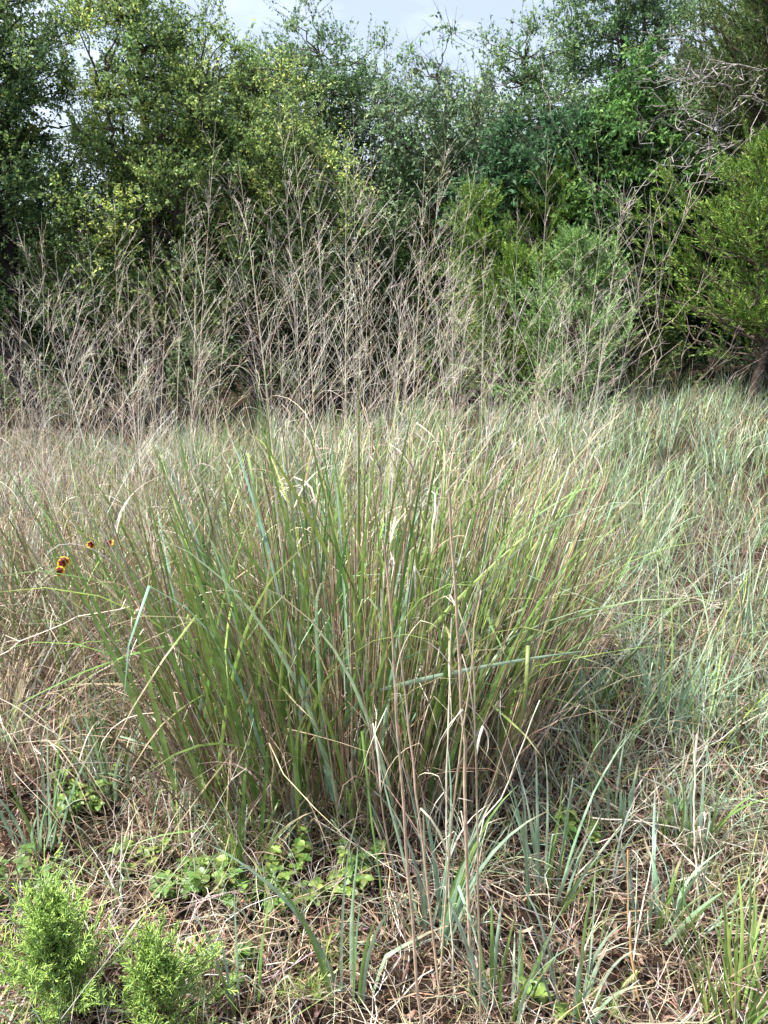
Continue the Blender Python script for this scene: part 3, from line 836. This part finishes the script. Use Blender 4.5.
def juniper(label, X, Y, H, R, nbr, cols, low=.05, shape=.8, size=1.0, tr=.07, plumes=9, S_=30, dead=None, group='junipers along the tree line', wid=1.0,
            upc=.45, ragged=0.0):
    z0 = float(terrain(X, Y)); root = thing('juniper_tree', label, 'juniper', (X, Y, z0), group)
    mb = MB()
    TP = limb_tubes(mb, np.array([X, Y, z0 - .05]), np.array([X + U(-.1, .1), Y, z0 + H * .96]), tr, .008, 14, (.13, .10, .08), .03, 0, 7)[0]
    t = low + (1 - low) * rng.random(nbr) ** .9
    base = TP[np.clip((t * 13 * .97).astype(int), 0, 13)] + np.array([0, 0, 1.0]) * U(0, H / 13, nbr)[:, None] * .5
    a = U(0, 6.28, nbr)
    prof = np.clip(1 - ((t - low) / (1 - low)) ** 1.6, 0.03, 1) ** shape * np.clip((t - low) / .12 + .55, 0, 1)
    L = R * prof * U(.65 - ragged, 1.15 + ragged, nbr) + .1
    el = U(.1, .5, nbr) + .55 * t
    D = np.stack([np.cos(a) * np.cos(el), np.sin(a) * np.cos(el), np.sin(el)], -1)
    P = limb_tubes(mb, base, base + D * L[:, None], np.full(nbr, tr * .18), np.full(nbr, .003), 9, (.13, .10, .08), .06, -.06, 4)
    mb.build('trunk', M_BARK, root)
    mb = MB()
    f = U(.28, 1, (nbr, plumes)); k = np.clip(f * 8, 0, 7.999); k0 = k.astype(int); fr = (k - k0)[..., None]
    ii = np.arange(nbr)[:, None]
    pb = (P[ii, k0] * (1 - fr) + P[ii, k0 + 1] * fr).reshape(-1, 3)
    n = len(pb)
    Dn = np.repeat(D, plumes, 0)
    pd = nrm(Dn * .85 + rdir(n) * .7 + np.array([0, 0, upc]))
    pl = U(.2, .5, n) * size * (.6 + .4 * np.repeat(prof, plumes)) * wid
    m = n * S_; tj = np.repeat(np.arange(n), S_)
    g = rng.random(m) ** .8
    p = pb[tj] + pd[tj] * (pl[tj] * g)[:, None]
    d = nrm(pd[tj] * 1.0 + rdir(m) * .6)
    Ls = U(.035, .085, m) * size * (1.15 - .5 * g); W = U(.008, .015, m) * size
    rgb = np.array([q[0] for q in cols]); w = np.array([q[1] for q in cols], float); w /= w.sum()
    cl = rng.choice(len(cols), n, p=w)
    C = rgb[np.where(rng.random(m) < .65, cl[tj], rng.choice(len(cols), m, p=w))] * np.exp(rng.normal(size=(m, 1)) * .2)
    mb.leaves(p, d, rdir(m), Ls, W, C, .05)
    mb.build('foliage', M_NEEDLE, root)
    if dead is not None:
        mb = MB(); dead(mb); mb.build('dead_limbs', M_BARK, root)
    return root


def tw(px, Y, py=300):
    return float(at(px, py, Y)[0])


def zz(py, Y):
    return float(at(384, py, Y)[2])


OAK = [((0.142, 0.238, 0.089), 4), ((0.212, 0.321, 0.106), 3), ((0.453, 0.529, 0.132), 1.0), ((0.102, 0.184, 0.082), 2)]
OLIVE = [((0.199, 0.314, 0.103), 4), ((0.300, 0.408, 0.117), 3), ((0.547, 0.625, 0.161), 1.3), ((0.139, 0.233, 0.087), 2)]
DARK = [((0.116, 0.215, 0.092), 4), ((0.171, 0.277, 0.114), 3), ((0.261, 0.354, 0.143), 1)]
GREY = [((0.133, 0.219, 0.113), 4), ((0.193, 0.290, 0.142), 3), ((0.305, 0.359, 0.182), 1)]
UNDER_SHADE = [((.045, .085, .035), 4), ((.07, .12, .045), 2)]  # leaf greens darkened to stand in for shade under the canopy
BRIGHT = [((0.102, 0.222, 0.054), 4), ((0.144, 0.282, 0.072), 3), ((0.204, 0.324, 0.084), 1), ((0.066, 0.156, 0.048), 3)]
G = 'broadleaf trees along the far edge of the meadow'


def T(label, px, Y, parts, nclu, cols, **k):
    """parts: crown ellipsoids as (px centre, py centre, depth offset, half width px, half height px, half depth m)"""
    X = tw(px, Y); sc = Y / (F * math.cos(math.radians(6)))
    cr = []
    for (cx, cy, dy, hw, hh, dep) in parts:
        cr.append((tw(cx, Y + dy, cy) - X, dy, zz(cy, Y + dy), hw * sc, dep, hh * sc))
    return tree('broadleaf_tree', label, X, Y, cr, nclu, cols, group=G, **k)


T('dark oak at the left edge with black forked trunk', 22, 11.2, [(18, 80, 0, 56, 150, 1.3), (-60, 120, 0, 70, 170, 1.2), (-5, 265, .4, 75, 80, 1.0), (25, 170, .6, 55, 70, .7)], 165, OAK,
  leaf=(.05, .028), tr=.13, nlimb=11, barkc=(.03, .026, .024), twigs=15, lpt=14)
T('tall olive green oak with yellowish young leaves, right of the dark oak', 150, 11.4,
  [(138, 95, 0, 52, 100, 1.2), (170, 215, -.4, 105, 95, 1.1), (105, 265, -.3, 65, 70, .9), (200, 95, .2, 42, 72, .9)], 190, OLIVE,
  leaf=(.045, .026), tr=.12, nlimb=14, twigs=15, lpt=14, barkc=(.07, .06, .05))
T('yellow tinged oak with rounded crown behind the tallest seed heads', 262, 11.9, [(262, 185, 0, 66, 105, 1.1), (300, 225, -.4, 75, 80, .9), (238, 110, .3, 38, 50, .8)], 120, OLIVE,
  leaf=(.045, .026), tr=.09, nlimb=10)
T('dark small leaved tree rising behind the yellow tinged oak', 325, 14.0, [(325, 110, 0, 55, 78, 1.1), (285, 120, .3, 45, 70, 1), (370, 130, 0, 40, 70, 1), (330, 210, 0, 80, 80, 1)], 120, DARK,
  leaf=(.05, .028), tr=.10)
T('grey green tree with loose hanging leaves near the middle', 432, 13.0, [(435, 130, 0, 46, 78, .9), (400, 160, .2, 45, 65, .9), (440, 230, 0, 55, 80, .9)], 72, GREY,
  leaf=(.075, .036), tr=.07, lpt=9, droop=.5, twl=(.25, .6), twigs=11)
T('airy dark tree between the grey green tree and the tallest tree', 515, 14.5, [(520, 110, 0, 50, 75, 1), (490, 170, 0, 48, 70, .9), (550, 170, 0, 45, 80, .9), (500, 250, 0, 60, 70, .9)], 105, DARK,
  leaf=(.055, .03), tr=.08, lpt=11)
T('tallest airy tree with a slim straight trunk and thin crown', 622, 15.5, [(620, 10, 0, 62, 90, 1.1), (585, 60, .2, 42, 70, 1), (655, 60, 0, 40, 80, 1), (600, -60, 0, 45, 55, 1)], 95, DARK,
  leaf=(.065, .033), tr=.09, lpt=10, twigs=11, barkc=(.09, .08, .07), crad=.45)
T('bright green large leaved tree below the tallest tree', 640, 11.6, [(635, 150, 0, 52, 60, .8), (640, 100, .2, 30, 40, .6), (605, 200, 0, 45, 55, .8), (670, 205, 0, 50, 50, .8), (655, 270, 0, 60, 50, .8)],
  110, BRIGHT, leaf=(.078, .034), tr=.07, lpt=13, droop=.4, twl=(.2, .42), twigs=14, barkc=(.12, .10, .08))
T('blue green sapling with drooping leaflets behind the slender junipers', 535, 12.0, [(540, 180, 0, 50, 60, .7), (570, 150, 0, 30, 35, .6), (500, 220, 0, 50, 60, .7)], 70,
  [((.05, .12, .05), 4), ((.075, .16, .07), 3)], leaf=(.085, .035), tr=.05, lpt=10, droop=.35, barkc=(.10, .09, .07))
T('green understorey oak behind the left seed heads', 90, 12.8, [(90, 335, 0, 80, 55, .7), (40, 310, .3, 60, 60, .7)], 60, UNDER_SHADE, leaf=(.05, .03), tr=.05, nlimb=6)
T('shaded understorey oak behind the tallest panicles', 250, 13.0, [(250, 330, .2, 90, 60, .7), (350, 320, .3, 60, 65, .7)], 75, UNDER_SHADE, leaf=(.05, .03), tr=.05, nlimb=6)
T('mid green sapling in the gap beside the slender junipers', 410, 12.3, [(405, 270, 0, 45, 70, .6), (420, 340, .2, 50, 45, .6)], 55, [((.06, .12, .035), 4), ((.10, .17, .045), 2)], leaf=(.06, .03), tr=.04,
  nlimb=6)
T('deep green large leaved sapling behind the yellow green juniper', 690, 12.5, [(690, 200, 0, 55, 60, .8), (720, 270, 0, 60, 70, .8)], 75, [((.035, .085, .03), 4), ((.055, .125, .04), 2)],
  leaf=(.09, .045), tr=.05, droop=.3, lpt=10)

T('dark broadleaf tree hidden behind the old juniper', 725, 13.4, [(720, 120, 0, 60, 110, .9), (775, 160, 0, 60, 130, .9)], 80, DARK, leaf=(.055, .03), tr=.08)

YG = [((0.168, 0.135, 0.073), .25), ((0.150, 0.258, 0.048), 4), ((0.214, 0.327, 0.064), 3), ((0.100, 0.187, 0.048), 2), ((0.286, 0.373, 0.081), 1)]
SOFT = [((0.233, 0.374, 0.137), 4), ((0.327, 0.475, 0.176), 3), ((0.174, 0.295, 0.108), 2)]
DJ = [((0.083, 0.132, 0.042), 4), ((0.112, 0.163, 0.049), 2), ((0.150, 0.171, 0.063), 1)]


def J(label, px, Y, top, halfw, nbr, cols, **k):
    H = zz(top, Y) - float(terrain(tw(px, Y), Y))
    return juniper(label, tw(px, Y), Y, H, halfw * Y / F, nbr, cols, **k)


J('slender yellow green juniper with a pointed top, right of the middle', 538, 11.4, 150, 50, 110, YG, shape=.85, tr=.045, ragged=.45, upc=.3)
J('short yellow green juniper left of the pointed slender one', 478, 11.4, 182, 56, 110, YG, shape=.8, tr=.045, ragged=.45, upc=.3)
J('low yellow green juniper filling the gap behind the right seed heads', 505, 10.8, 250, 66, 130, YG, shape=.8, tr=.04, size=.9, ragged=.4)
J('soft grey green feathery juniper behind the right leaning stems', 572, 9.8, 232, 60, 170, SOFT, low=.02, size=.85, S_=40, shape=.8, ragged=.4)
J('broad yellow green juniper at the right edge reaching over the grass', 760, 9.8, 130, 128, 210, YG, low=.17, shape=.95, plumes=11, S_=40, upc=.3, ragged=.42, size=1.0)
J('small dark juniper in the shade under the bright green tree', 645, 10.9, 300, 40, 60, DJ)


def old_dead(mb):
    c = (.27, .25, .235)
    st, dr, ln = [], [], []
    for (x0, y0, x1, y1) in [(770, 80, 690, 85), (775, 110, 690, 120), (780, 150, 660, 165), (770, 175, 690, 140), (780, 205, 690, 185), (772, 130, 700, 75)]:
        A = at(786, y0, 11.22); B = at(x1, y1, 10.5)
        st.append(A); dr.append(B - A); ln.append(np.linalg.norm(B - A))
    bare_limbs(mb, np.array(st), np.array(dr), np.array(ln), .016, 3, c, .9, 5, 0, 7, .20)


juniper('old dark juniper at the top right with bare grey limbs', tw(782, 11.3), 11.3, 5.9, 1.9, 520, DJ, low=.44, shape=.40, tr=.16, dead=old_dead, plumes=11, size=1.25, S_=36)


# bare dead shrub
def dead_shrub(label, px, Y, spec, r, col, depth=3):
    X = tw(px, Y); z = float(terrain(X, Y))
    mb = MB(); st, dr, ln = [], [], []
    for (x1, y1) in spec:
        A = np.array([X + U(-.1, .1), Y + U(-.1, .1), z - .02]); B = at(x1, y1, Y + U(-.3, .3))
        st.append(A); dr.append(B - A); ln.append(np.linalg.norm(B - A))
    bare_limbs(mb, np.array(st), np.array(dr), np.array(ln), r, depth, col, .55, 3, 0, 8, .06)
    o = mb.build('dead_shrub', M_BARK, None, np.array([X, Y, z]))
    tag(o, label, 'dead shrub', 'bare dead shrubs in front of the trees')


dead_shrub('tall bare pale shrub with a crooked branch, left of the right edge juniper', 652, 9.6, [(690, 190), (650, 195), (615, 190), (600, 250)], .0075, (.40, .34, .28))
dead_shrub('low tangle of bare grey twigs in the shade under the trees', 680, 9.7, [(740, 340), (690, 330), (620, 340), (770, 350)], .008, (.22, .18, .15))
# far wood behind the first trees, one dense mass
def woods():
    mb = MB()
    n = 2300
    x = U(-17, 17, n); y = U(15.5, 26, n); z = terrain(x, y) + rng.random(n) ** .8 * (4.2 + .8 * np.sin(x * 1.3) + .5 * np.sin(x * 2.9 + y))
    c = np.stack([x, y, z], -1); k = 70
    p = np.repeat(c, k, 0) + rdir(n * k) * (rng.random(n * k) ** .5 * .75)[:, None]
    m = len(p)
    rgb = np.array([q[0] for q in DARK])[rng.integers(0, 3, m)] * np.exp(rng.normal(size=(m, 1)) * .25)
    mb.leaves(p, rdir(m), rdir(m), U(.07, .14, m), U(.05, .08, m), rgb)
    nt = 60; tx = U(-15, 15, nt); ty = U(13.5, 24, nt)
    A = np.stack([tx, ty, terrain(tx, ty) - .1], -1); B = A + np.stack([U(-.4, .4, nt), U(-.3, .3, nt), U(3, 5, nt)], -1)
    limb_tubes(mb, A, B, U(.04, .1, nt), np.full(nt, .02), 9, (.06, .05, .045), .05, 0, 6)
    stuff(mb.build('woodland', M_LEAF), 'dense dark woodland behind the first row of trees', 'woods')
    # undergrowth at the foot of the trees, with raised leaves added to shade it
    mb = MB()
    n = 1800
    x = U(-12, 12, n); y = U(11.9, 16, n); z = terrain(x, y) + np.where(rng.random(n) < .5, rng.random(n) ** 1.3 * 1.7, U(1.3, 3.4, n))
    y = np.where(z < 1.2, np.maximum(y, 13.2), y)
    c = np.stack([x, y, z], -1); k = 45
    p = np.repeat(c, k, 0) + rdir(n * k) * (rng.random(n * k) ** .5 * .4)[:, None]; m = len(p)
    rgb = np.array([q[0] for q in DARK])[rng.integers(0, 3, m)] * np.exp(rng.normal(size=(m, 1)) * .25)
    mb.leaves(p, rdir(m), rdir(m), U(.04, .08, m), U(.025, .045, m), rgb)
    n = 110; x = U(-9, 9, n); y = U(12.0, 14, n)
    B = np.stack([x, y, terrain(x, y)], -1)
    bare_limbs(mb, B, rdir(n) * .5 + np.array([0, 0, 1.0]), U(.5, 1.6, n), .008, 3, (.15, .125, .105), .8, 4)
    stuff(mb.build('undergrowth', M_LEAF), 'dark twiggy undergrowth with added shading leaves above it under the trees', 'undergrowth')


woods()


# ------------------------------------------------------------------ sky, sun, camera
ELEV, AZ = math.radians(60), math.radians(268)      # sun behind the camera, to the left (azimuth clockwise from +Y)
w = bpy.data.worlds.new('World'); S.world = w; w.use_nodes = True
nt = w.node_tree; N = nt.nodes; bg = N['Background']
sky = N.new('ShaderNodeTexSky'); sky.sky_type = 'NISHITA'; sky.sun_disc = False
sky.sun_elevation = ELEV; sky.sun_rotation = AZ; sky.air_density = 1.2; sky.dust_density = 2.5
tc = N.new('ShaderNodeTexCoord')
mp = N.new('ShaderNodeMapping'); mp.inputs['Scale'].default_value = (1.6, 1.6, 4.5); mp.inputs['Location'].default_value = (.7, .3, .2)
nz = N.new('ShaderNodeTexNoise'); nz.inputs['Scale'].default_value = 2.0; nz.inputs['Detail'].default_value = 7; nz.inputs['Roughness'].default_value = .55
rp = N.new('ShaderNodeValToRGB'); rp.color_ramp.elements[0].position = .38; rp.color_ramp.elements[1].position = .68
rp.color_ramp.elements[0].color = (.35, .35, .35, 1); rp.color_ramp.elements[1].color = (.92, .92, .92, 1)
mx = N.new('ShaderNodeMix'); mx.data_type = 'RGBA'
mx.inputs['B'].default_value = (9.6, 10.7, 13.0, 1)
L = nt.links.new
L(tc.outputs['Generated'], mp.inputs[0]); L(mp.outputs[0], nz.inputs['Vector']); L(nz.outputs['Fac'], rp.inputs[0])
L(rp.outputs[0], mx.inputs['Factor']); L(sky.outputs[0], mx.inputs['A']); L(mx.outputs['Result'], bg.inputs['Color'])
bg.inputs['Strength'].default_value = .056

sun = bpy.data.lights.new('sun', 'SUN'); sun.energy = 5.0; sun.angle = math.radians(2.5); sun.color = (1.0, .955, .88)
so = bpy.data.objects.new('sun', sun); COL.objects.link(so)
so.rotation_euler = (math.pi / 2 - ELEV, 0, -AZ + math.pi)
so.location = (-3, -5, 8)

cam = bpy.data.cameras.new('camera'); co = bpy.data.objects.new('camera', cam); COL.objects.link(co)
cam.sensor_fit = 'VERTICAL'; cam.sensor_height = 34.6; cam.sensor_width = 26; cam.lens = F * 34.6 / 1024
cam.clip_start = .05; cam.clip_end = 2000
co.location = CAM; co.rotation_euler = (math.pi / 2 - PITCH, 0, 0)
S.camera = co
S.view_settings.view_transform = 'Standard'; S.view_settings.look = 'None'; S.view_settings.gamma = 1
S.view_settings.exposure = 1.42
S.render.engine = 'CYCLES'
S.cycles.max_bounces = 6; S.cycles.diffuse_bounces = 3; S.cycles.transmission_bounces = 3; S.cycles.transparent_max_bounces = 4
